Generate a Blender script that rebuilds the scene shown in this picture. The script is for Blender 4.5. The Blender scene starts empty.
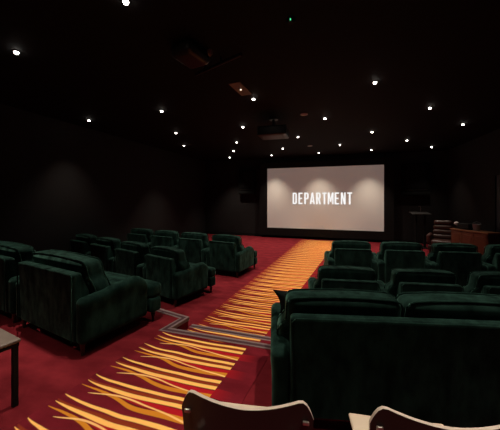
import bpy, bmesh, math, random
from math import sin, cos, pi, radians as R
from mathutils import Vector

sc = bpy.context.scene
col = sc.collection
random.seed(4)

# ------------------------------------------------------------------ camera, world, exposure
EYE = 1.52
cam_d = bpy.data.cameras.new('camera')
cam_d.sensor_fit = 'HORIZONTAL'
cam_d.sensor_width = 36.0
cam_d.lens = 264 / 500 * 36.0
cam_d.shift_y = -17 / 500
cam_d.clip_start = 0.05
cam = bpy.data.objects.new('camera', cam_d)
col.objects.link(cam)
cam.location = (0, 0, EYE)
cam.rotation_euler = (R(90), 0, R(17.8))
sc.camera = cam

world = bpy.data.worlds.new('world')
sc.world = world
world.use_nodes = True
world.node_tree.nodes['Background'].inputs[0].default_value = (0.5, 0.4, 0.35, 1)
world.node_tree.nodes['Background'].inputs[1].default_value = 0.0

vs = sc.view_settings
vs.view_transform = 'Standard'
vs.look = 'None'
vs.exposure = 0.0
vs.gamma = 1.0
vs.use_curve_mapping = False
sc.cycles.use_denoising = True
sc.cycles.max_bounces = 6
sc.cycles.sample_clamp_indirect = 3.0

SPOT_W = 190.0          # power of one recessed downlight
REAR_DIM = 0.90        # the lamps at the back of the room are slightly dimmed
SPOT_COL = (1.0, 0.84, 0.68)
LENS_E = 22.0

CEIL = 3.36
LOW = -0.28            # floor in front of the steps
MID = -0.14            # tread of the aisle step
X0, X1 = -6.2, 4.15
Y0, Y1 = -2.6, 12.0

# ------------------------------------------------------------------ materials
def nt(name):
    m = bpy.data.materials.new(name)
    m.use_nodes = True
    t = m.node_tree
    return m, t, t.nodes['Principled BSDF']

def simple(name, c, rough=0.5, metal=0.0, spec=0.5, noise=0.0, scale=20, c2=None, sheen=0.0, sheen_c=None, bump=0.0, coat=0.0):
    m, t, b = nt(name)
    b.inputs['Base Color'].default_value = (*c, 1)
    b.inputs['Roughness'].default_value = rough
    b.inputs['Metallic'].default_value = metal
    b.inputs['Specular IOR Level'].default_value = spec
    b.inputs['Coat Weight'].default_value = coat
    if sheen:
        b.inputs['Sheen Weight'].default_value = sheen
        b.inputs['Sheen Roughness'].default_value = 0.35
        b.inputs['Sheen Tint'].default_value = (*(sheen_c or c), 1)
    if noise or c2 or bump:
        tc = t.nodes.new('ShaderNodeTexCoord')
        n = t.nodes.new('ShaderNodeTexNoise')
        n.inputs['Scale'].default_value = scale
        n.inputs['Detail'].default_value = 5
        t.links.new(tc.outputs['Object'], n.inputs['Vector'])
        if noise or c2:
            mx = t.nodes.new('ShaderNodeMix'); mx.data_type = 'RGBA'
            mx.inputs['A'].default_value = (*c, 1)
            mx.inputs['B'].default_value = (*(c2 or [v * (1 - noise) for v in c]), 1)
            rp = t.nodes.new('ShaderNodeMapRange')
            rp.inputs['From Min'].default_value = 0.35; rp.inputs['From Max'].default_value = 0.65
            t.links.new(n.outputs['Fac'], rp.inputs['Value'])
            t.links.new(rp.outputs['Result'], mx.inputs['Factor'])
            t.links.new(mx.outputs['Result'], b.inputs['Base Color'])
        if bump:
            bp = t.nodes.new('ShaderNodeBump')
            bp.inputs['Strength'].default_value = bump
            bp.inputs['Distance'].default_value = 0.01
            t.links.new(n.outputs['Fac'], bp.inputs['Height'])
            t.links.new(bp.outputs['Normal'], b.inputs['Normal'])
    return m

def emit(name, c, s):
    m, t, b = nt(name)
    b.inputs['Base Color'].default_value = (0.02, 0.02, 0.02, 1)
    b.inputs['Emission Color'].default_value = (*c, 1)
    b.inputs['Emission Strength'].default_value = s
    return m

def wood(name, c1, c2, rough=0.4, axis=(1, 8, 8)):
    m, t, b = nt(name)
    tc = t.nodes.new('ShaderNodeTexCoord'); mp = t.nodes.new('ShaderNodeMapping')
    mp.inputs['Scale'].default_value = axis
    n = t.nodes.new('ShaderNodeTexNoise'); n.inputs['Scale'].default_value = 6; n.inputs['Detail'].default_value = 6
    r = t.nodes.new('ShaderNodeValToRGB')
    r.color_ramp.elements[0].position = 0.35; r.color_ramp.elements[0].color = (*c1, 1)
    r.color_ramp.elements[1].position = 0.68; r.color_ramp.elements[1].color = (*c2, 1)
    t.links.new(tc.outputs['Object'], mp.inputs['Vector']); t.links.new(mp.outputs['Vector'], n.inputs['Vector'])
    t.links.new(n.outputs['Fac'], r.inputs['Fac']); t.links.new(r.outputs['Color'], b.inputs['Base Color'])
    b.inputs['Roughness'].default_value = rough
    return m

M = {}
M['wall'] = simple('matt black wall paint', (0.0160, 0.0152, 0.0158), 0.75, spec=0.2, noise=0.12, scale=3)
M['ceiling'] = simple('matt black ceiling paint', (0.0090, 0.0098, 0.0102), 0.8, spec=0.1)
M['black'] = simple('matt black', (0.006, 0.006, 0.006), 0.7, spec=0.2)
M['blackmetal'] = simple('black metal', (0.012, 0.011, 0.011), 0.4, 0.3)
M['grille'] = simple('black grille cloth', (0.009, 0.009, 0.010), 0.85, spec=0.1, noise=0.3, scale=300)

# velvet: the pile lies in soft patches that catch more or less light
m, t, b = nt('dark green velvet')
tc = t.nodes.new('ShaderNodeTexCoord')
mp = t.nodes.new('ShaderNodeMapping'); mp.inputs['Scale'].default_value = (1.7, 1.7, .8)
n = t.nodes.new('ShaderNodeTexNoise'); n.inputs['Scale'].default_value = 5.5; n.inputs['Detail'].default_value = 6; n.inputs['Roughness'].default_value = .62
oi = t.nodes.new('ShaderNodeObjectInfo')
av = t.nodes.new('ShaderNodeVectorMath'); av.operation = 'ADD'
t.links.new(tc.outputs['Object'], mp.inputs['Vector'])
t.links.new(mp.outputs['Vector'], av.inputs[0]); t.links.new(oi.outputs['Location'], av.inputs[1])
t.links.new(av.outputs[0], n.inputs['Vector'])
r_ = t.nodes.new('ShaderNodeValToRGB')
r_.color_ramp.elements[0].position = 0.36; r_.color_ramp.elements[0].color = (0.0024, 0.0078, 0.0064, 1)
r_.color_ramp.elements[1].position = 0.66; r_.color_ramp.elements[1].color = (0.0075, 0.0220, 0.0178, 1)
t.links.new(n.outputs['Fac'], r_.inputs['Fac']); t.links.new(r_.outputs['Color'], b.inputs['Base Color'])
sh = t.nodes.new('ShaderNodeMapRange')
sh.inputs['From Min'].default_value = .38; sh.inputs['From Max'].default_value = .68
sh.inputs['To Min'].default_value = .06; sh.inputs['To Max'].default_value = .55
t.links.new(n.outputs['Fac'], sh.inputs['Value']); t.links.new(sh.outputs['Result'], b.inputs['Sheen Weight'])
b.inputs['Sheen Roughness'].default_value = .45
b.inputs['Sheen Tint'].default_value = (0.26, 0.62, 0.50, 1)
b.inputs['Roughness'].default_value = .75
b.inputs['Specular IOR Level'].default_value = .08
b.inputs['Specular Tint'].default_value = (0.45, 1.0, 0.82, 1)
M['velvet'] = m
M['velvet_dark'] = simple('black green velvet', (0.006, 0.010, 0.009), 0.9, spec=0.1, noise=0.3, scale=6, sheen=0.1, sheen_c=(0.3, 0.4, 0.36))
M['leg'] = wood('dark stained wood', (0.020, 0.009, 0.006), (0.045, 0.02, 0.012), 0.35)
M['cream'] = simple('cream laminate', (0.70, 0.60, 0.47), 0.45, noise=0.05, scale=8)
M['edge'] = simple('pale edge band', (0.66, 0.58, 0.50), 0.5)
M['brown'] = simple('dark brown laminate', (0.026, 0.017, 0.016), 0.45, noise=0.1, scale=10)
M['steel'] = simple('brushed steel', (0.55, 0.53, 0.50), 0.3, 0.9)
M['taupe'] = simple('taupe tabletop', (0.17, 0.135, 0.115), 0.5, noise=0.15, scale=12)
M['bar'] = wood('red brown timber', (0.085, 0.024, 0.011), (0.140, 0.040, 0.018), 0.4, (1, 1, 9))
M['bartop'] = wood('polished timber', (0.16, 0.065, 0.033), (0.22, 0.095, 0.048), 0.3)
M['leather'] = simple('red brown leather', (0.045, 0.014, 0.011), 0.42, noise=0.25, scale=18, bump=0.1)
M['chrome'] = simple('silver metal', (0.22, 0.23, 0.25), 0.35, 0.35)
M['white'] = simple('white plastic', (0.6, 0.58, 0.56), 0.4)
M['greyvent'] = simple('grey grille', (0.16, 0.13, 0.125), 0.6)
M['hatch'] = simple('tan painted panel', (0.20, 0.19, 0.165), 0.6)
M['deep'] = simple('deep black cabinet', (0.003, 0.003, 0.003), 0.8, spec=0.1)
M['rail'] = simple('dull grey metal', (0.04, 0.038, 0.038), 0.5, 0.3)
M['ventface'] = simple('pale grey vent', (0.36, 0.42, 0.43), 0.6)
M['door'] = simple('blue black door paint', (0.006, 0.008, 0.015), 0.5)
M['trim'] = simple('brushed lilac grey edging', (0.23, 0.165, 0.17), 0.5, 0.15, noise=0.15, scale=40)
M['insert'] = simple('dark ribbed insert', (0.06, 0.022, 0.028), 0.8)
M['lens'] = emit('lamp lens', (1.0, 0.93, 0.84), LENS_E)
M['tiny'] = emit('indicator light', (1.0, 0.85, 0.65), 2.5)
M['green'] = emit('green indicator', (0.1, 1.0, 0.4), 0.9)
M['text'] = emit('projected white lettering', (1, 0.99, 0.98), 0.98)
M['lensglass'] = simple('dark lens glass', (0.01, 0.01, 0.014), 0.05)

# cinema screen: a white sheet showing a projected warm grey picture
m, t, b = nt('screen sheet')
b.inputs['Base Color'].default_value = (0.76, 0.74, 0.68, 1)
b.inputs['Roughness'].default_value = 0.8
b.inputs['Specular IOR Level'].default_value = 0.1
b.inputs['Emission Color'].default_value = (0.105, 0.088, 0.078, 1)
b.inputs['Emission Strength'].default_value = 1.0
M['screen'] = m

def carpet_base(name, a, bcol):
    m, t, b = nt(name)
    tc = t.nodes.new('ShaderNodeTexCoord')
    n1 = t.nodes.new('ShaderNodeTexNoise'); n1.inputs['Scale'].default_value = 3.5; n1.inputs['Detail'].default_value = 6
    n2 = t.nodes.new('ShaderNodeTexNoise'); n2.inputs['Scale'].default_value = 160; n2.inputs['Detail'].default_value = 2
    mp = t.nodes.new('ShaderNodeMapping'); mp.inputs['Scale'].default_value = (1, 1.8, 1)
    t.links.new(tc.outputs['Object'], mp.inputs['Vector'])
    t.links.new(mp.outputs['Vector'], n1.inputs['Vector']); t.links.new(tc.outputs['Object'], n2.inputs['Vector'])
    r = t.nodes.new('ShaderNodeValToRGB')
    r.color_ramp.elements[0].position = 0.36; r.color_ramp.elements[0].color = (*a, 1)
    r.color_ramp.elements[1].position = 0.66; r.color_ramp.elements[1].color = (*bcol, 1)
    t.links.new(n1.outputs['Fac'], r.inputs['Fac'])
    t.links.new(r.outputs['Color'], b.inputs['Base Color'])
    bp = t.nodes.new('ShaderNodeBump'); bp.inputs['Strength'].default_value = 0.35; bp.inputs['Distance'].default_value = 0.004
    t.links.new(n2.outputs['Fac'], bp.inputs['Height']); t.links.new(bp.outputs['Normal'], b.inputs['Normal'])
    b.inputs['Roughness'].default_value = 0.95
    b.inputs['Specular IOR Level'].default_value = 0.05
    return m, t, b, r, tc
M['carpet'] = carpet_base('crimson carpet', (0.120, 0.0095, 0.0145), (0.185, 0.0165, 0.0235))[0]

def flame_carpet(name, left, right, warm=0):
    """rows of flame-shaped woven streaks across the strip, repeating along its length"""
    m, t, b, ramp, tc = carpet_base(name, *(((0.155, 0.012, 0.014), (0.235, 0.019, 0.019)) if warm else ((0.110, 0.008, 0.014), (0.170, 0.013, 0.022))))
    YEL = (1.0, 0.50, 0.13) if warm else (1.0, 0.56, 0.15)
    N, L = t.nodes, t.links
    P = 0.255
    sep = N.new('ShaderNodeSeparateXYZ'); L.new(tc.outputs['Object'], sep.inputs['Vector'])
    def mth(op, a, bb=None, c=None):
        n = N.new('ShaderNodeMath'); n.operation = op
        for i, v in enumerate((a, bb, c)):
            if v is None: continue
            if isinstance(v, (int, float)): n.inputs[i].default_value = v
            else: L.new(v, n.inputs[i])
        return n.outputs[0]
    le = mth('MULTIPLY_ADD', sep.outputs['Y'], left[1], left[0])
    wd = mth('MULTIPLY_ADD', sep.outputs['Y'], right[1] - left[1], right[0] - left[0])
    u = mth('DIVIDE', mth('SUBTRACT', sep.outputs['X'], le), wd)
    # a slow wobble so that rows are not perfectly alike
    nz = N.new('ShaderNodeTexNoise'); nz.inputs['Scale'].default_value = 2.2; nz.inputs['Detail'].default_value = 1
    L.new(tc.outputs['Object'], nz.inputs['Vector'])
    v = mth('ADD', sep.outputs['Y'], mth('MULTIPLY', mth('SUBTRACT', nz.outputs['Fac'], 0.5), 0.045))
    def curve(pts):
        n = N.new('ShaderNodeFloatCurve')
        cm = n.mapping; cv = cm.curves[0]
        for _ in range(len(pts) - 2): cv.points.new(0.5, 0.5)
        for p, (x, y) in zip(cv.points, pts):
            p.location = (x, y); p.handle_type = 'AUTO'
        cm.update()
        L.new(u, n.inputs['Value'])
        return n.outputs[0]
    def streak(cpts, wpts, colr, prev, soft=0.004):
        # curve values are stored 0..1: centre = (y - 0.5) * 0.4, half width = y * 0.1
        cc = mth('MULTIPLY', mth('SUBTRACT', curve([(x, y / 0.4 + 0.5) for x, y in cpts]), 0.5), 0.4)
        ww = mth('MULTIPLY', curve([(x, y / 0.1) for x, y in wpts]), 0.1)
        d = mth('ABSOLUTE', mth('WRAP', mth('SUBTRACT', v, cc), P / 2, -P / 2))
        mr = N.new('ShaderNodeMapRange'); mr.interpolation_type = 'SMOOTHSTEP'
        L.new(mth('SUBTRACT', ww, d), mr.inputs['Value'])
        mr.inputs['From Min'].default_value = -soft; mr.inputs['From Max'].default_value = soft
        mx = N.new('ShaderNodeMix'); mx.data_type = 'RGBA'
        inside = mth('MULTIPLY', mr.outputs['Result'], mth('LESS_THAN', u, 1.0))
        inside = mth('MULTIPLY', inside, mth('GREATER_THAN', ww, 0.0015))
        L.new(inside, mx.inputs['Factor'])
        L.new(prev, mx.inputs['A'])
        mx.inputs['B'].default_value = (*colr, 1)
        return mx.outputs['Result']
    c0 = ramp.outputs['Color']
    # red glow between the streaks
    c0 = streak([(0, -.10), (.45, -.11), (.7, -.125), (1, -.125)], [(0, 0), (.3, 0), (.5, .018), (1, .034)], (0.42, 0.012, 0.020), c0, .010)
    # brown orange shade between the two yellow streaks
    c0 = streak([(0, -.01), (.2, -.05), (.5, -.045), (1, -.03)], [(0, 0), (.1, .010), (.5, .016), (1, .016)], (0.24, 0.036, 0.014), c0, .008)
    # orange streak
    c0 = streak([(0, -.088), (.35, -.128), (.6, -.178), (.8, -.172), (1, -.155)], [(0, 0), (.12, .007), (.5, .016), (1, .026)], (0.62, 0.235, 0.022), c0)
    # pale thin streak
    c0 = streak([(0, -.18), (.15, -.155), (.42, -.11), (.68, -.14), (1, -.175)], [(0, 0), (.12, 0), (.2, .005), (.7, .006), (1, .008)], (0.92, 0.56, 0.20), c0)
    # the two yellow streaks
    c0 = streak([(0, -.030), (.2, -.065), (.5, -.078), (.8, -.070), (1, -.060)], [(0, 0), (.06, .005), (.3, .015), (.7, .018), (1, .018)], YEL, c0)
    c0 = streak([(0, .046), (.1, .022), (.22, .003), (.45, -.003), (1, .008)], [(0, 0), (.05, .005), (.3, .0125), (.7, .016), (1, .0165)], YEL, c0)
    # past the strip's edge only dull red tongues go on
    tail = N.new('ShaderNodeTexWave'); tail.wave_type = 'BANDS'; tail.bands_direction = 'Y'
    tail.inputs['Scale'].default_value = 1.23; tail.inputs['Distortion'].default_value = 1.5; tail.inputs['Detail'].default_value = 2
    L.new(tc.outputs['Object'], tail.inputs['Vector'])
    fade = N.new('ShaderNodeMapRange'); L.new(u, fade.inputs['Value'])
    fade.inputs['From Min'].default_value = 1.16; fade.inputs['From Max'].default_value = 1.0
    fac = mth('MULTIPLY', mth('MULTIPLY', mth('GREATER_THAN', tail.outputs['Fac'], 0.62), fade.outputs['Result']), mth('GREATER_THAN', u, 1.0))
    mx = N.new('ShaderNodeMix'); mx.data_type = 'RGBA'
    L.new(fac, mx.inputs['Factor']); L.new(c0, mx.inputs['A']); mx.inputs['B'].default_value = (0.30, 0.011, 0.018, 1)
    L.new(mx.outputs['Result'], b.inputs['Base Color'])
    return m

# ------------------------------------------------------------------ mesh helpers
def link(name, bm, mat, parent=None, smooth=True, bevel=0.0, seg=2):
    me = bpy.data.meshes.new(name)
    bmesh.ops.recalc_face_normals(bm, faces=bm.faces)
    bm.to_mesh(me); bm.free()
    for mm in (mat if isinstance(mat, (list, tuple)) else [mat]):
        me.materials.append(mm)
    if smooth:
        for p in me.polygons: p.use_smooth = True
        me.set_sharp_from_angle(angle=R(40))
    o = bpy.data.objects.new(name, me)
    col.objects.link(o)
    if parent: o.parent = parent
    if bevel:
        md = o.modifiers.new('bevel', 'BEVEL'); md.width = bevel; md.segments = seg; md.limit_method = 'ANGLE'
    return o

def tag(o, label=None, cat=None, group=None, kind=None):
    if label: o['label'] = label
    if cat: o['category'] = cat
    if group: o['group'] = group
    if kind: o['kind'] = kind
    return o

def empty(name, loc, rz=0, label=None, cat=None, group=None):
    o = bpy.data.objects.new(name, None)
    o.empty_display_size = 0.1
    col.objects.link(o)
    o.location = loc; o.rotation_euler = (0, 0, rz)
    return tag(o, label, cat, group)

def copy_tree(o, parent=None):
    c = o.copy(); col.objects.link(c); c.parent = parent
    for ch in list(o.children): copy_tree(ch, c)
    return c

def box(bm, x0, x1, y0, y1, z0, z1, mi=0):
    v = [bm.verts.new(p) for p in ((x0,y0,z0),(x1,y0,z0),(x1,y1,z0),(x0,y1,z0),(x0,y0,z1),(x1,y0,z1),(x1,y1,z1),(x0,y1,z1))]
    for f in ((0,3,2,1),(4,5,6,7),(0,1,5,4),(1,2,6,5),(2,3,7,6),(3,0,4,7)):
        bm.faces.new([v[i] for i in f]).material_index = mi

def boxm(*a):
    bm = bmesh.new(); box(bm, *a); return bm

def prism(bm, pts, z0, z1):
    a = [bm.verts.new((x, y, z0)) for x, y in pts]; b_ = [bm.verts.new((x, y, z1)) for x, y in pts]
    n = len(pts)
    bm.faces.new(a[::-1]); bm.faces.new(b_)
    for i in range(n): bm.faces.new((a[i], a[(i+1) % n], b_[(i+1) % n], b_[i]))

def rbox(sx, sy, sz, r, n=6, k=3, fn=None, bm=None):
    """rounded box centred on x,y with its base at z=0; fn(x,y,z) reshapes it"""
    bm = bm or bmesh.new()
    hx, hy, hz = sx/2, sy/2, sz/2
    def ticks(h):
        q = h - r
        e = [r * math.tan(pi/4 * i / k) for i in range(1, k + 1)]
        return [-q - w for w in e[::-1]] + [-q + 2*q*i/n for i in range(n + 1)] + [q + w for w in e]
    T = (ticks(hx), ticks(hy), ticks(hz)); H = (hx, hy, hz)
    V = {}
    def vert(p):
        q = [max(-(H[i]-r), min(H[i]-r, p[i])) for i in range(3)]
        d = Vector([p[i]-q[i] for i in range(3)])
        if d.length > 1e-9: d = d.normalized() * r
        w = Vector(q) + d; w.z += hz
        if fn: w = Vector(fn(*w))
        key = (round(p[0], 6), round(p[1], 6), round(p[2], 6))
        if key not in V: V[key] = bm.verts.new(w)
        return V[key]
    for ax in range(3):
        a, b_ = [i for i in range(3) if i != ax]
        for s in (-1, 1):
            for i in range(len(T[a]) - 1):
                for j in range(len(T[b_]) - 1):
                    vs_ = []
                    for (ii, jj) in ((i, j), (i+1, j), (i+1, j+1), (i, j+1)):
                        p = [0, 0, 0]; p[ax] = s * H[ax]; p[a] = T[a][ii]; p[b_] = T[b_][jj]
                        vs_.append(vert(p))
                    try: bm.faces.new(vs_)
                    except ValueError: pass
    return bm

def lathe(bm, prof, cx=0, cy=0, z0=0, n=16):
    rings = []
    for r_, z in prof:
        rings.append([bm.verts.new((cx + r_*cos(2*pi*i/n), cy + r_*sin(2*pi*i/n), z0 + z)) for i in range(n)])
    for a, b_ in zip(rings, rings[1:]):
        for i in range(n): bm.faces.new((a[i], a[(i+1) % n], b_[(i+1) % n], b_[i]))
    bm.faces.new(rings[0][::-1]); bm.faces.new(rings[-1])
    return bm

def tube(bm, pts, r_, n=10, closed=False):
    pts = [Vector(p) for p in pts]; rings = []
    m_ = len(pts)
    for i, p in enumerate(pts):
        if closed: t_ = pts[(i+1) % m_] - pts[i-1]
        else: t_ = pts[min(i+1, m_-1)] - pts[max(i-1, 0)]
        t_.normalize()
        up = Vector((0, 0, 1)) if abs(t_.z) < 0.9 else Vector((1, 0, 0))
        a = t_.cross(up).normalized(); b_ = t_.cross(a)
        rings.append([bm.verts.new(p + (a*cos(2*pi*k/n) + b_*sin(2*pi*k/n)) * r_) for k in range(n)])
    for i in range(m_ if closed else m_-1):
        A, B = rings[i], rings[(i+1) % m_]
        for k in range(n): bm.faces.new((A[k], A[(k+1) % n], B[(k+1) % n], B[k]))
    if not closed:
        bm.faces.new(rings[0][::-1]); bm.faces.new(rings[-1])
    return bm

# ------------------------------------------------------------------ the room
def struct(name, bm, mat, bevel=0):
    return tag(link(name, bm, mat, smooth=False, bevel=bevel), kind='structure')

struct('floor', boxm(X0-.2, X1+.2, Y0-.2, Y1+.2, LOW-.2, LOW), M['carpet'])
struct('ceiling', boxm(X0-.2, X1+.2, Y0-.2, Y1+.2, CEIL, CEIL+.2), M['ceiling'])
struct('wall_front', boxm(X0-.2, X1+.2, Y1, Y1+.2, LOW, CEIL), M['wall'])
struct('wall_back', boxm(X0-.2, X1+.2, Y0-.2, Y0, LOW, CEIL), M['wall'])
struct('wall_left', boxm(X0-.2, X0, Y0, Y1, LOW, CEIL), M['wall'])
struct('wall_right', boxm(X1, X1+.2, Y0, Y1, LOW, CEIL), M['wall'])
struct('baseboard_front', boxm(X0, X1, Y1-.02, Y1, LOW, LOW+.14), M['black'])
struct('baseboard_left', boxm(X0, X0+.02, Y0, Y1-.02, LOW, LOW+.14), M['black'])
struct('baseboard_right', boxm(X1-.02, X1, 8.95, Y1-.02, LOW, LOW+.14), M['black'])

# raised rear floor with a recess where the aisle steps down
PL = [(X0, Y0), (X1, Y0), (X1, 2.66), (-.50, 2.66), (-1.83, 2.64), (-1.775, 2.96), (-2.40, 3.09), (X0, 3.75)]
bm = bmesh.new(); prism(bm, PL, LOW-.01, 0.0)
struct('floor_raised', bm, M['carpet'])
bm = bmesh.new(); prism(bm, [(-1.80, 2.60), (-.50, 2.60), (X1, 2.60), (X1, 3.06), (-.50, 3.06), (-1.75, 3.06)], LOW-.01, MID)
struct('floor_step', bm, M['carpet'])

def nosing(name, pts, z, inward):
    """two metal lips with a ribbed insert along a step edge"""
    def offset(d):
        out = []
        n = len(pts)
        for i in range(n):
            p = Vector(pts[i])
            t1 = (Vector(pts[i]) - Vector(pts[i-1])).normalized() if i else None
            t2 = (Vector(pts[i+1]) - Vector(pts[i])).normalized() if i < n-1 else None
            if t1 is None: t1 = t2
            if t2 is None: t2 = t1
            n1 = Vector((-t1.y, t1.x)) * inward; n2 = Vector((-t2.y, t2.x)) * inward
            mm = (n1 + n2).normalized(); k_ = 1 / max(0.35, mm.dot(n1))
            out.append(p + mm * d * k_)
        return out
    bm = bmesh.new()
    def band(d0, d1, za, zb, mi):
        A, B = offset(d0), offset(d1)
        for i in range(len(pts) - 1):
            q = [A[i], A[i+1], B[i+1], B[i]]
            lo = [bm.verts.new((*p, za)) for p in q]; hi = [bm.verts.new((*p, zb)) for p in q]
            bm.faces.new(lo[::-1]).material_index = mi; bm.faces.new(hi).material_index = mi
            for k_ in range(4): bm.faces.new((lo[k_], lo[(k_+1) % 4], hi[(k_+1) % 4], hi[k_])).material_index = mi
    band(-.010, .016, z-.035, z+.005, 0)
    band(.016, .058, z-.002, z+.003, 1)
    band(.058, .078, z-.002, z+.005, 0)
    o = link(name, bm, [M['trim'], M['insert']], smooth=False)
    return tag(o, kind='structure')
nosing('trim_1', [(X1, 2.66), (-.50, 2.66), (-1.83, 2.64), (-1.775, 2.96), (-2.40, 3.09), (-4.2, 3.40)], 0.0, 1)
nosing('trim_2', [(-.50, 3.06), (-1.78, 3.06)], MID, 1)

# flame patterned aisle carpet in three lengths
def runner(left, right, extra, y0, y1, z, label, warm=0):
    """left and right give the strip's edges as (x at y0, slope along y)"""
    d = y1 - y0
    pts = [(left[0], 0), (right[0] + extra, 0), (right[0] + right[1]*d + extra, d), (left[0] + left[1]*d, d)]
    bm = bmesh.new(); prism(bm, pts, 0, .004)
    o = link('aisle_carpet', bm, flame_carpet('flame pattern carpet', left, right, warm), smooth=False)
    o.location = (0, y0, z)
    return tag(o, label, 'carpet')
runner((-2.445, .124), (-1.24, .085), .25, -2.095, 2.555, .0, 'aisle carpet with yellow flame streaks on the raised floor, nearest the camera')
runner((-1.79, .06), (-.85, .10), .12, 2.70, 2.985, MID, 'short aisle carpet piece with flame streaks on the step tread between the two metal edgings')
runner((-1.88, .058), (-.90, .117), .10, 3.065, 11.55, LOW, 'long orange flame aisle carpet on the lower floor running up to the screen', 1)

# door in the right wall
d = struct('door_1', boxm(X1-.045, X1-.001, 7.30, 8.72, LOW, 2.12), M['door'], bevel=.004)
bm = boxm(X1-.07, X1-.0005, 8.72, 8.84, LOW, 2.24); box(bm, X1-.07, X1-.0005, 7.18, 7.30, LOW, 2.24); box(bm, X1-.07, X1-.0005, 7.30, 8.72, 2.12, 2.24)
struct('trim_3', bm, M['black'])
bm = bmesh.new(); tube(bm, [(X1-.05, 7.45, .76), (X1-.11, 7.45, .76), (X1-.11, 7.58, .76)], .012)
link('door_handle', bm, M['steel'], d)

# ------------------------------------------------------------------ the screen
SX0, SX1, SZ0, SZ1 = -2.94, 1.884, .172, 2.862
SY = 11.75
s = empty('cinema_screen', (0, SY, LOW), 0, 'large black-framed cinema screen showing the word DEPARTMENT on a grey picture', 'screen')
dz = -LOW
bm = boxm(SX0, SX1, 0, .012, SZ0+dz, SZ1+dz)
link('screen_sheet', bm, M['screen'], s, smooth=False)
bm = bmesh.new()
fx, ft, fb = .36, .26, .34
box(bm, SX0-fx, SX0, -.03, .20, SZ0-fb+dz, SZ1+ft+dz); box(bm, SX1, SX1+fx, -.03, .20, SZ0-fb+dz, SZ1+ft+dz)
box(bm, SX0, SX1, -.03, .20, SZ1+dz, SZ1+ft+dz); box(bm, SX0, SX1, -.03, .20, SZ0-fb+dz, SZ0+dz)
box(bm, SX0, SX1, .03, .20, SZ0+dz, SZ1+dz)
link('screen_frame', bm, M['black'], s, smooth=False)
# lettering: condensed block capitals
TX0, TX1, TZ0, TZ1 = -1.78, .685, 1.252, 1.752
LH = TZ1 - TZ0; LWID = .185; ST = .064
adv = (TX1 - TX0 - LWID) / 9
def letter(ch):
    bm = bmesh.new()
    def pol(p):
        a = [bm.verts.new((x, -.003, z)) for x, z in p]; b_ = [bm.verts.new((x, .0, z)) for x, z in p]
        bm.faces.new(a); bm.faces.new(b_[::-1])
        for i in range(len(p)): bm.faces.new((a[i], b_[i], b_[(i+1) % len(p)], a[(i+1) % len(p)]))
    def bar(x0, x1, z0, z1): pol([(x0, z0), (x1, z0), (x1, z1), (x0, z1)])
    W, h, q = LWID, LH, .05
    hb = .056
    def bowl(z0, z1):
        bar(ST, W-q, z1-hb, z1); bar(ST, W-q, z0, z0+hb); bar(W-ST, W, z0+q, z1-q)
        pol([(W-q, z1), (W, z1-q), (W-ST, z1-q), (W-q, z1-hb)][::-1]); pol([(W-q, z0), (W, z0+q), (W-ST, z0+q), (W-q, z0+hb)])
    if ch == 'D': bar(0, ST, 0, h); bowl(0, h)
    if ch == 'E':
        bar(0, ST, 0, h)
        for z in (0, h/2-hb/2, h-hb): bar(ST, W*(.95 if z != h/2-hb/2 else .85), z, z+hb)
    if ch == 'P': bar(0, ST, 0, h); bowl(h*.42, h)
    if ch == 'R': bar(0, ST, 0, h); bowl(h*.46, h); pol([(W*.42, h*.46), (W*.42+ST, h*.46+.01), (W+.01, 0), (W+.01-ST, 0)])
    if ch == 'A':
        pol([(-.012, 0), (-.012+ST*.95, 0), (W/2+.012, h), (W/2-.035, h)]); pol([(W+.012, 0), (W/2+.035, h), (W/2-.012, h), (W+.012-ST*.95, 0)])
        bar(W*.25, W*.75, h*.2, h*.2+hb)
    if ch == 'T': bar(W/2-ST/2, W/2+ST/2, 0, h-hb); bar(0, W, h-hb, h)
    if ch == 'M':
        w2 = W + .05
        bar(0, ST*.9, 0, h); bar(w2-ST*.9, w2, 0, h)
        pol([(ST*.5, h), (w2/2-.022, h*.2), (w2/2+.022, h*.2), (ST*1.1, h)]); pol([(w2-ST*.5, h), (w2-ST*1.1, h), (w2/2-.022, h*.2), (w2/2+.022, h*.2)])
    if ch == 'N':
        bar(0, ST*.85, 0, h); bar(W-ST*.85, W, 0, h); pol([(ST*.2, h), (ST*1.05, h), (W-ST*.2, 0), (W-ST*1.05, 0)])
    return bm
for i, ch in enumerate('DEPARTMENT'):
    o = link('letter', letter(ch), M['text'], s, smooth=False)
    o.location = (TX0 + adv*i - (.025 if ch == 'M' else 0), -.002, TZ0 + dz)
    o['label'] = 'white projected capital letter ' + ch

# ------------------------------------------------------------------ wall speakers either side of the screen
def wall_speaker(cx, z0, w_, h_, label):
    o = empty('wall_speaker', (cx, Y1, z0), 0, label, 'speaker', 'wall speakers beside the screen')
    bm = bmesh.new()
    pr = [(-.001, 0), (-.20, 0), (-.20, .07), (-.16, .16), (-.16, h_), (-.001, h_)]
    a = [bm.verts.new((-w_/2, y, z)) for y, z in pr]; b_ = [bm.verts.new((w_/2, y, z)) for y, z in pr]
    bm.faces.new(a); bm.faces.new(b_[::-1])
    for i in range(6): bm.faces.new((a[i], b_[i], b_[(i+1) % 6], a[(i+1) % 6]))
    link('cabinet', bm, M['deep'], o, smooth=False, bevel=.012)
    bm = boxm(-w_*.36, w_*.36, -.012, .0, .30, h_-.08)
    g = link('grille', bm, M['grille'], o, smooth=False, bevel=.004)
    g.location = (0, -.16, 0)
    bm = boxm(-w_*.40, w_*.40, -.185, -.155, .205, .222)
    link('trim_rail', bm, M['rail'], o, smooth=False)
wall_speaker(-3.96, 1.70, .82, 1.14, 'black speaker cabinet high on the front wall, left of the screen')
wall_speaker(3.03, 1.62, .98, 1.27, 'black speaker cabinet high on the front wall, right of the screen')

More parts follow.
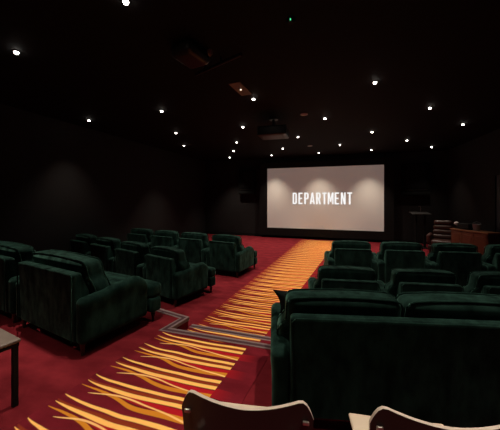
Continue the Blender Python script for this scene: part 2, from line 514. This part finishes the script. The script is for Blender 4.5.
# ------------------------------------------------------------------ ceiling lights
def downlight():
    o = empty('ceiling_light', (0, 0, CEIL), 0)
    bm = bmesh.new()
    n = 20
    prof = [(.026, -.002), (.028, -.010), (.042, -.008), (.046, -.0005)]
    rings = [[bm.verts.new((r_*cos(2*pi*i/n), r_*sin(2*pi*i/n), z)) for i in range(n)] for r_, z in prof]
    for a, b_ in zip(rings, rings[1:]):
        for i in range(n): bm.faces.new((a[i], a[(i+1) % n], b_[(i+1) % n], b_[i]))
    link('trim_ring', bm, M['blackmetal'], o)
    bm = bmesh.new(); lathe(bm, [(.026, -.001), (.026, -.010), (.023, -.022), (.015, -.031), (.006, -.034)], n=20)
    link('lens', bm, M['lens'], o)
    ld = bpy.data.lights.new('downlight', 'SPOT')
    ld.energy = SPOT_W; ld.color = SPOT_COL; ld.spot_size = R(80); ld.spot_blend = 1.0; ld.shadow_soft_size = .035
    lo = bpy.data.objects.new('downlight', ld); col.objects.link(lo); lo.parent = o; lo.location = (0, 0, -.06)
    return o
ORD = ['leftmost', 'second from left', 'middle', 'fourth from left', 'rightmost']
ROWS = [
    ('in the row nearest the screen', [(-4.51, 11.05), (-2.574, 11.05), (-.614, 11.02), (1.323, 11.0), (3.306, 11.0)], None),
    ('in the second row from the screen', [(-3.761, 9.6), (-1.828, 9.66), (.172, 9.59), (2.182, 9.5)], ['leftmost', 'second from left', 'third from left', 'rightmost']),
    ('in the third row from the screen', [(-5.031, 8.1), (-3.065, 8.12), (-1.049, 7.98), (.983, 8.0), (3.036, 7.87)], None),
    ('in the fourth row from the screen', [(-4.246, 6.426), (-2.252, 6.42), (-.214, 6.31), (1.844, 6.23)], ['leftmost', 'second from left', 'third from left', 'rightmost']),
    ('in the fifth row from the screen', [(-5.52, 4.77), (-3.469, 4.72), (-1.43, 4.67), (.608, 4.59), (2.65, 4.53)], None),
    ('in the sixth row', [(-3.806, 2.26), (-1.856, 1.99), (.18, 2.1), (2.2, 2.05)], ['at the far left of the photo', 'at the top photo edge', 'right of the aisle', 'by the right wall']),
    ('at the back', [(-3.4, .2), (-1.2, .1), (1.0, .1), (-2.4, -1.5), (.4, -1.5)], ['over the left side', 'over the camera', 'over the right side', 'over the left corner', 'over the right corner']),
]
proto = downlight(); first = True
for rowname, pts, names in ROWS:
    for (x, y), nm in zip(pts, names or ORD):
        o = proto if first else copy_tree(proto); first = False
        o.location = (x, y, CEIL)
        dim = REAR_DIM if y < 1 else (1.2 if y > 7 else 1.0)
        if x > 2.5: dim = .35          # the lamps along the right wall are dimmed
        if x < -5.2: dim = .5          # and the one close to the left wall
        if dim != 1.0:
            for ch in o.children:
                if ch.type == 'LIGHT':
                    ch.data = ch.data.copy(); ch.data.energy = SPOT_W * dim
        tag(o, 'lit ceiling downlight, %s %s' % (nm, rowname), 'ceiling light', 'recessed ceiling downlights')

# ------------------------------------------------------------------ other things on the ceiling
p = empty('projector', (-1.36, 6.03, CEIL - .42), R(2), 'black projector hanging from a short ceiling mount over the aisle', 'projector')
bm = rbox(.66, .54, .21, .03)
link('body', bm, M['blackmetal'], p)
bm = bmesh.new(); tube(bm, [(.15, .26, .11), (.15, .33, .11)], .055, 16); link('lens', bm, M['lensglass'], p)
bm = bmesh.new(); lathe(bm, [(.03, .20), (.03, .395), (.11, .40), (.11, .42)], n=16); link('ceiling_mount', bm, M['brown'], p)
bm = boxm(-.22, .25, -.2, .2, -.006, .001); link('underside_panel', bm, M['rail'], p, smooth=False)

p = empty('ceiling_unit', (-1.68, 2.86, CEIL - .17), R(-10), 'black ceiling mounted unit with a long bar, left of the tan panel', 'ceiling unit')
bm = rbox(.34, .40, .17, .07); link('body', bm, M['blackmetal'], p)
bm = bmesh.new(); tube(bm, [(-.30, .46, .10), (.54, .30, .10)], .022); link('bar', bm, M['blackmetal'], p)
for k in (0, 1):
    bm = bmesh.new(); tube(bm, [(-.1 + .3*k, .42 - .06*k, .10), (-.1 + .3*k, .42 - .06*k, .17)], .014); link('bar_bracket', bm, M['blackmetal'], p)
bm = bmesh.new(); lathe(bm, [(.02, .0), (.03, .015), (.03, .07), (.02, .08)], .19, .13, .09, 12); link('knob', bm, M['greyvent'], p)

p = empty('ceiling_panel', (-1.508, 4.19, CEIL), R(-4), 'tan rectangular ceiling panel with a tiny light, beside the aisle downlight', 'ceiling panel')
bm = boxm(-.10, .10, -.26, .26, -.012, -.0005); link('panel', bm, M['hatch'], p, smooth=False, bevel=.003)
bm = bmesh.new(); lathe(bm, [(.012, 0), (.012, -.008), (.006, -.012)], 0, 0, -.012, 10); link('indicator', bm, M['tiny'], p)

for (x, y, lb) in ((-.642, 5.87, 'small round grey ceiling vent right of the projector mount'), (-.834, 9.5, 'small round grey ceiling vent nearest the screen')):
    p = empty('ceiling_vent', (x, y, CEIL), 0, lb, 'vent', 'round ceiling vents')
    bm = bmesh.new(); lathe(bm, [(.085, -.0005), (.085, -.012), (.06, -.018), (.03, -.012)], n=20); link('grille', bm, M['ventface'], p)
p = empty('smoke_detector', (-.428, 2.713, CEIL), 0, 'black smoke detector with a green light near the top of the photo', 'smoke detector')
bm = bmesh.new(); lathe(bm, [(.05, -.0005), (.05, -.02), (.035, -.04), (.01, -.042)], n=20); link('body', bm, M['black'], p)
bm = boxm(-.004, .006, -.052, -.036, -.038, -.026); link('indicator', bm, M['green'], p, smooth=False)

# ------------------------------------------------------------------ velvet seats
ARM = .122
def make_seat(name, wf, ncush, OV=.03, CH=.46):
    """wf: width between the arms; the seat faces +y, rear at y=-.5, front at y=+.5"""
    root = empty(name, (0, 0, 0))
    V = M['velvet']
    tot = wf + 2*ARM
    # back panel, slightly raked
    bm = rbox(wf, .095, .67, .028, 6, 3, lambda x, y, z: (x, y - .4475 - (z)*.03, z + .12))
    for s_ in (-1, 1):
        pr = [(-.46, .30), (-.47, .765), (-.43, .765), (-.36, .60), (-.34, .30)]
        x0, x1 = s_*(wf/2 - .045), s_*(wf/2 - .002)
        a = [bm.verts.new((x0, y, z)) for y, z in pr]; b_ = [bm.verts.new((x1, y, z)) for y, z in pr]
        bm.faces.new(a); bm.faces.new(b_[::-1])
        for i in range(5): bm.faces.new((a[i], b_[i], b_[(i+1) % 5], a[(i+1) % 5]))
    bk = link('back_panel', bm, V, root)
    bm = bmesh.new()
    zt = .785; hw = wf/2 - .008
    tube(bm, [(-hw, -.521, .14), (-hw, -.522, .70), (-hw, -.520, zt-.02), (-hw+.02, -.517, zt), (hw-.02, -.517, zt), (hw, -.520, zt-.02), (hw, -.522, .70), (hw, -.521, .14)], .006, 6)
    link('piping', bm, V, bk)
    # arms: low, domed over the front, set back from the seat front
    def top(y):
        pts = [(-.50, .56), (-.30, .575), (-.10, .602), (.05, .622), (.13, .625), (.19, .605), (.24, .56), (.28, .49)]
        for (y0, z0), (y1, z1) in zip(pts, pts[1:]):
            if y <= y1:
                f_ = (y - y0) / (y1 - y0); f_ = max(0, f_); f_ = f_*f_*(3-2*f_)*.5 + f_*.5
                return z0 + (z1 - z0) * f_
        return pts[-1][1]
    for s_ in (-1, 1):
        def fn(x, y, z, s_=s_):
            y2 = y - .11
            h = top(y2) - .12
            k_ = z / .46
            bulge = .008 * math.exp(-((k_ - .86) / .16)**2)
            return (s_*(wf/2 + ARM/2) + x + (bulge if x > 0 else -bulge)*(.4 if x*s_ < 0 else 1), y2, .12 + k_*h)
        link('arm', rbox(ARM - .004, .78, .46, .05, 12, 4, fn), V, root)
    # seat rail and T-shaped seat cushion
    bm = rbox(wf - .02, .66, .17, .02, 3, 2, lambda x, y, z: (x, y + .0, z + .12))
    rbox(tot - .01, .15, .17, .025, 4, 2, lambda x, y, z: (x, y + .405, z + .12), bm)
    link('seat_rail', bm, V, root)
    cw = wf / ncush
    for i in range(ncush):
        cx = -wf/2 + cw*(i + .5)
        def fn(x, y, z, cx=cx, i=i):
            fr = 1 / (1 + math.exp(-(y - .19) * 70))       # front part spreads past the arms
            ex = 0
            if x < 0 and i == 0: ex = -ARM + .01
            if x > 0 and i == ncush - 1: ex = ARM - .01
            X = x + ex * fr * min(1, abs(x) / (cw/2 - .06))
            crown = .03 * (1 - (2*x/cw)**2) * (1 - ((y)/.40)**2) if z > .08 else 0
            return (cx + X, y + .135, z + .285 + crown)
        link('seat_cushion', rbox(cw - .012, .75, .17, .05, 14, 3, fn), V, root)
        # loose back cushion, rising above the back panel, a little wider over the arms
        bw = cw - .015
        def fb(x, y, z, cx=cx, i=i):
            zz = z / CH
            wide = 1 / (1 + math.exp(-(zz - .52) * 30))
            ex = 0
            if x < 0 and i == 0: ex = -OV + .10*(wide - 1)*.6
            if x > 0 and i == ncush - 1: ex = OV - .10*(wide - 1)*.6
            X = x + ex * min(1, abs(x) / (bw/2 - .05))
            e = (1 - min(1, abs(2*x/bw))**4) * (1 - (2*zz - 1)**4)
            Y = y * (1 + .32*e)
            crown = .018 * (1 - (2*x/bw)**2) * zz
            return (cx + X, Y - .255 - .10*(zz - .5), .445 + z + crown)
        c = link('back_cushion', rbox(bw, .19, CH, .06, 12, 4, fb), V, root)
        for yy in (-.08, .08):
            pts = []
            hx, q = bw/2 - .004, .055
            def ring(px, pz): pts.append(fb(px, yy, pz * CH / .47))
            for k in range(9): ring(-hx + q + (2*hx - 2*q)*k/8, .463)
            ring(hx - .018, .450); ring(hx - .002, .415)
            for k in range(7): ring(hx, .40 - .33*k/6)
            ring(hx - .018, .02)
            for k in range(9): ring(hx - q - (2*hx - 2*q)*k/8, .007)
            ring(-hx + .018, .02)
            for k in range(7): ring(-hx, .07 + .33*k/6)
            ring(-hx + .002, .415); ring(-hx + .018, .450)
            bm = bmesh.new(); tube(bm, pts, .0065, 6, True)
            link('piping', bm, V, c)
    for sx in (-1, 1):
        bm = bmesh.new(); lathe(bm, [(.014, 0), (.017, .012), (.014, .02), (.020, .06), (.028, .085), (.020, .095), (.030, .105), (.030, .125)], sx*(tot/2 - .065), .40, 0, 14)
        link('leg', bm, M['leg'], root)
        bm = bmesh.new(); lathe(bm, [(.016, 0), (.028, .125)], sx*(tot/2 - .085), -.44, 0, 10)
        link('leg', bm, M['leg'], root)
    return root

def put(o, corner, side, wf, phi, shift, z, label, cat, group):
    """corner: rear corner of the back panel on that side; shift moves along the row to the right"""
    a = R(phi)
    fwd = Vector((sin(a), cos(a))); rt = Vector((cos(a), -sin(a)))
    p_ = Vector(corner) + rt*shift - rt*(side*wf/2) + fwd*.5
    o.location = (p_.x, p_.y, z); o.rotation_euler = (0, 0, -a)
    return tag(o, label, cat, group)

WA = .69
chair0 = make_seat('armchair', WA, 1)
used = [False]
def armchair(*a):
    o = copy_tree(chair0) if used[0] else chair0
    used[0] = True
    return put(o, *a)
PITCH = .95
LA = ['dark green velvet armchair beside the aisle in the front row, left of the aisle',
      'dark green velvet armchair second from the aisle in the front row, left block',
      'dark green velvet armchair third from the aisle in the front row, left of the aisle',
      'dark green velvet armchair furthest from the aisle in the front row, left block']
for k in range(4):
    armchair((-2.146, 5.539), 1, WA, 9.2, -PITCH*k, LOW, LA[k], 'armchair', 'front row armchairs left of the aisle')
LB = ['dark green velvet armchair beside the aisle in the second row, left of the aisle',
      'dark green velvet armchair second from the aisle in the second row, left of the aisle',
      'dark green velvet armchair third from the aisle in the second row, left of the aisle',
      'dark green velvet armchair furthest from the aisle in the second row, left of the aisle']
for k in range(4):
    armchair((-2.568, 3.744), 1, WA, 16.2, -1.0*k, LOW, LB[k], 'armchair', 'second row armchairs left of the aisle')
LR = ['dark green velvet armchair beside the aisle in the front row, right of the aisle',
      'dark green velvet armchair second from the aisle in the front row, right of the aisle',
      'dark green velvet armchair before the wooden counter, third from the aisle, right front row',
      'dark green velvet armchair in the right front row, cut at the right photo edge']
for k in range(4):
    armchair((.005, 5.536), -1, WA, -8.5, PITCH*k, LOW, LR[k], 'armchair', 'front row armchairs right of the aisle')
LS = ['dark green velvet armchair beside the aisle directly in front of the near sofa',
      'dark green velvet armchair in the middle of the row in front of the near sofa',
      'dark green velvet armchair before the near sofa, cut at the right photo edge']
for k in range(3):
    armchair((-.157, 3.531), -1, WA, -9.3, PITCH*k, LOW, LS[k], 'armchair', 'second row armchairs right of the aisle').scale = (1, 1, .945)

WL = 1.10
love = make_seat('loveseat', WL, 1, -.01, .44)
put(love, (-2.366, 1.883), 1, WL, 10.2, 0, 0, 'wide dark green velvet seat seen from behind, left side of the raised floor', 'loveseat', 'wide seats on the raised floor')
l2 = copy_tree(love)
put(l2, (-2.366, 1.883), 1, WL, 10.2, -1.42, 0, 'wide dark green velvet seat cut by the left edge of the photo', 'loveseat', 'wide seats on the raised floor')
WS = 1.50
sofa = make_seat('sofa', WS, 2, .03, .425)
put(sofa, (-.266, 1.672), -1, WS, -12.8, 0, 0, 'dark green velvet two cushion sofa seen from behind, large at lower right', 'sofa', None).scale = (1, 1, .97)

# scatter cushion tucked on the near sofa, one pointed corner showing past the back cushion
def pillow(w_, h_, t_):
    bm = bmesh.new(); n = 14; G = {}
    for s_ in (-1, 1):
        for i in range(n + 1):
            for j in range(n + 1):
                a, b_ = 2*i/n - 1, 2*j/n - 1
                edge = i in (0, n) or j in (0, n)
                if edge and (0, i, j) in G: G[s_, i, j] = G[0, i, j]; continue
                px = a * (1 - .20*(1 - b_*b_)); pz = b_ * (1 - .22*(1 - a*a))
                y = s_ * t_/2 * ((1 - a**2) * (1 - b_**2))**.45
                vtx = bm.verts.new((px*w_/2, 0 if edge else y, pz*h_/2))
                G[s_, i, j] = vtx
                if edge: G[0, i, j] = vtx
        for i in range(n):
            for j in range(n):
                bm.faces.new((G[s_, i, j], G[s_, i+1, j], G[s_, i+1, j+1], G[s_, i, j+1]))
    return bm
pc = link('scatter_cushion', pillow(.56, .26, .13), M['velvet_dark'])
tag(pc, 'black green scatter cushion with a pointed corner, behind the near sofa back cushion', 'cushion')
a = R(-12.8); fwd = Vector((sin(a), cos(a))); rt = Vector((cos(a), -sin(a)))
q = Vector((-.274, 1.672)) + fwd*.42 + rt*.18
pc.location = (q.x, q.y, .675); pc.rotation_euler = (R(-10), R(-4), -a)

# ------------------------------------------------------------------ plywood chairs in the foreground
def make_plychair():
    root = empty('side_chair', (0, 0, 0))
    # backrest: thin shell, concave top edge with raised rounded corners
    W, z0 = .47, .55
    bm = bmesh.new(); nx, nz = 28, 10; th = .013
    def topz(u):
        zt_ = .823 + .042*abs(u)**1.7
        if abs(u) > .78: zt_ -= .085*((abs(u) - .78)/.22)**2.3
        return zt_
    F = {}
    for s_ in (0, 1):
        for i in range(nx + 1):
            uu = sin((2*i/nx - 1)*pi/2) if True else 0
            for j in range(nz + 1):
                f_ = j/nz
                zb = z0 + (.05*max(0, abs(uu) - .8)/.2)
                z = zb + (topz(uu) - zb)*f_
                y = -.215 - .10*(z - z0) + .035*uu*uu + (th if s_ else 0)
                F[s_, i, j] = bm.verts.new((uu*W/2*(1 - .04*(1-f_)), y, z))
    for s_ in (0, 1):
        for i in range(nx):
            for j in range(nz):
                bm.faces.new((F[s_, i, j], F[s_, i+1, j], F[s_, i+1, j+1], F[s_, i, j+1])).material_index = 0 if s_ == 0 else 1
    for i in range(nx):
        for j in (0, nz): bm.faces.new((F[0, i, j], F[0, i+1, j], F[1, i+1, j], F[1, i, j])).material_index = 2
    for j in range(nz):
        for i in (0, nx): bm.faces.new((F[0, i, j], F[0, i, j+1], F[1, i, j+1], F[1, i, j])).material_index = 2
    bk = link('backrest', bm, [M['brown'], M['cream'], M['edge']], root)
    for s_ in (-1, 1):
        bm = rbox(.022, .008, .014, .003, 2, 2, lambda x, y, z: (x + s_*.208, y - .232 - .10*.21 + .036, z + .772))
        link('fixing_plate', bm, M['steel'], bk)
    # seat
    bm = rbox(.43, .43, .018, .008, 8, 2, lambda x, y, z: (x*(1 - .06*(y < -.1)), y + .02, z + .445 - .012*cos(min(1, abs(x)/.2)*pi/2)*(1 if y < .15 else .3)))
    link('seat', bm, M['cream'], root)
    for s_ in (-1, 1):
        bm = bmesh.new(); tube(bm, [(s_*.20, -.27, 0), (s_*.185, -.20, .42), (s_*.178, -.222, .58), (s_*.176, -.232, .70)], .011); link('leg', bm, M['steel'], root)
        bm = bmesh.new(); tube(bm, [(s_*.205, .22, 0), (s_*.18, .17, .425), (s_*.182, -.18, .43)], .011); link('leg', bm, M['steel'], root)
    return root
pch = make_plychair()
def put_ply(o, back, phi, label):
    a = R(phi); fwd = Vector((sin(a), cos(a)))
    p_ = Vector(back) + fwd*.235
    o.location = (p_.x, p_.y, 0); o.rotation_euler = (0, 0, -a)
    o.scale = (1, 1, .975)
    tag(o, label, 'chair', 'plywood chairs in the foreground')
put_ply(pch, (-.294, .851), -10.4, 'dark brown backed chair with pale edge and cream seat, bottom centre beside the aisle carpet')
c2 = copy_tree(pch)
put_ply(c2, (.350, .975), -9.0, 'dark brown backed chair with pale edge and cream seat, bottom right behind the sofa')

# low table at the left edge
t_ = empty('side_table', (-2.193, 1.334, 0), R(-10.2), 'low taupe topped table with black square legs at the lower left edge', 'table')
bm = rbox(.52, .46, .028, .012, 3, 3, lambda x, y, z: (x - .26, y - .23, z + .462)); link('tabletop', bm, M['taupe'], t_)
bm = boxm(-.51, -.008, -.45, -.008, .438, .461); link('apron', bm, M['black'], t_, smooth=False, bevel=.003)
for lx in (-.49, -.028):
    for ly in (-.43, -.028):
        bm = boxm(lx-.017, lx+.017, ly-.017, ly+.017, 0, .440); link('leg', bm, M['black'], t_, smooth=False, bevel=.004)

# ------------------------------------------------------------------ front right corner: lectern, leather chair, counter
L_ = empty('lectern', (2.93, 10.95, LOW), R(6), 'thin black lectern with sloping top and two posts, right of the screen', 'lectern')
bm = boxm(-.30, .30, -.20, .20, -.012, .012); o = link('top', bm, M['rail'], L_, smooth=False, bevel=.004); o.location = (0, 0, 1.25); o.rotation_euler = (R(9), 0, 0)
for sx in (-.13, .15):
    bm = boxm(sx-.03, sx+.03, -.03, .03, .03, 1.23); link('post', bm, M['black'], L_, smooth=False)
bm = boxm(-.25, .25, -.2, .2, 0, .03); link('base', bm, M['black'], L_, smooth=False, bevel=.005)
bm = bmesh.new(); tube(bm, [(.05, .1, 1.27), (.06, .09, 1.42), (.02, .04, 1.5), (-.06, -.03, 1.5)], .007, 6); link('gooseneck_microphone', bm, M['greyvent'], L_)

def rolls_chair():
    o = empty('leather_chair', (3.34, 10.12, LOW), R(158), 'red brown leather armchair with a roll padded back, left of the wooden counter', 'armchair')
    for k in range(4):
        bm = rbox(.58 - .02*k, .15, .165, .068, 6, 4, lambda x, y, z: (x, y - .30 - .02*k, z + .42 + .155*k)); link('back_roll', bm, M['leather'], o)
    for s_ in (-1, 1):
        bm = rbox(.13, .62, .30, .06, 6, 4, lambda x, y, z: (x + s_*.34, y, z + .32)); link('arm', bm, M['leather'], o)
    bm = rbox(.56, .60, .18, .05, 6, 3, lambda x, y, z: (x, y + .04, z + .26)); link('seat', bm, M['leather'], o)
    bm = boxm(-.36, .36, -.36, .34, .12, .27); link('frame', bm, M['leather'], o, bevel=.02)
    for sx in (-.31, .31):
        for sy in (-.31, .29):
            bm = bmesh.new(); lathe(bm, [(.018, 0), (.026, .13)], sx, sy, 0, 10); link('leg', bm, M['leg'], o)
rolls_chair()

ang = math.atan2(8.34 - 9.34, 3.75 - 3.27)
K = empty('counter', (3.27, 9.34, LOW), ang, 'red brown wooden counter with a polished top in the far right corner', 'counter')
CL = 1.11; CD = .40
bm = boxm(.02, CL-.02, .03, CD-.02, .06, .86); link('carcass', bm, M['bar'], K, smooth=False, bevel=.004)
bm = boxm(.05, CL-.05, .06, CD-.05, 0, .06); link('plinth', bm, M['black'], K, smooth=False)
bm = boxm(0, CL, 0, CD, .86, .90); link('top', bm, M['bartop'], K, smooth=False, bevel=.008)
for i in range(3):
    x0 = .04 + i*.345
    bm = boxm(x0, x0+.335, .012, .030, .09, .84); dd = link('door', bm, M['bar'], K, smooth=False, bevel=.005)
    bm = boxm(x0+.06, x0+.275, .004, .013, .16, .77); link('panel', bm, M['bar'], dd, smooth=False, bevel=.006)
    bm = bmesh.new(); lathe(bm, [(.006, 0), (.014, .012), (.012, .02)], 0, 0, 0, 10)
    kb = link('knob', bm, M['chrome'], dd); kb.location = (x0 + .30, .012, .52); kb.rotation_euler = (R(90), 0, 0)
def on_counter(x, y, z=.90):
    return (3.27 + x*cos(ang) - y*sin(ang), 9.34 + x*sin(ang) + y*cos(ang), LOW + z)
b_ = empty('ice_bucket', on_counter(.66, .18), 0, 'silver ice bucket standing on the wooden counter', 'bucket')
bm = bmesh.new(); lathe(bm, [(.07, 0), (.075, .01), (.10, .17), (.105, .18), (.098, .182), (.07, .02)], n=24); link('body', bm, M['chrome'], b_)
bm = bmesh.new(); tube(bm, [(-.098, 0, .15), (-.085, 0, .21), (0, 0, .25), (.085, 0, .21), (.098, 0, .15)], .005, 6); link('handle', bm, M['chrome'], b_)
b_ = empty('amplifier', on_counter(.36, .19), ang, 'black box standing on the wooden counter left of the silver bucket', 'amplifier')
bm = rbox(.36, .26, .16, .015, 3, 2, lambda x, y, z: (x, y, z + .012)); link('case', bm, M['black'], b_)
bm = bmesh.new()
for sx in (-.14, .14):
    bm2 = bmesh.new(); lathe(bm2, [(.014, 0), (.014, .014)], sx, 0, 0, 10); link('foot', bm2, M['black'], b_)
bm.free()
b_ = empty('desk_lamp', on_counter(.07, .16), 0, 'small unlit lamp with a pale round shade at the left end of the counter', 'lamp')
bm = bmesh.new(); lathe(bm, [(.05, 0), (.05, .012), (.008, .02), (.008, .11)], n=16); link('base', bm, M['blackmetal'], b_)
bm = bmesh.new(); lathe(bm, [(.02, 0), (.055, .02), (.065, .05), (.05, .085), (.015, .10)], 0, 0, .10, 18); link('shade', bm, M['white'], b_)
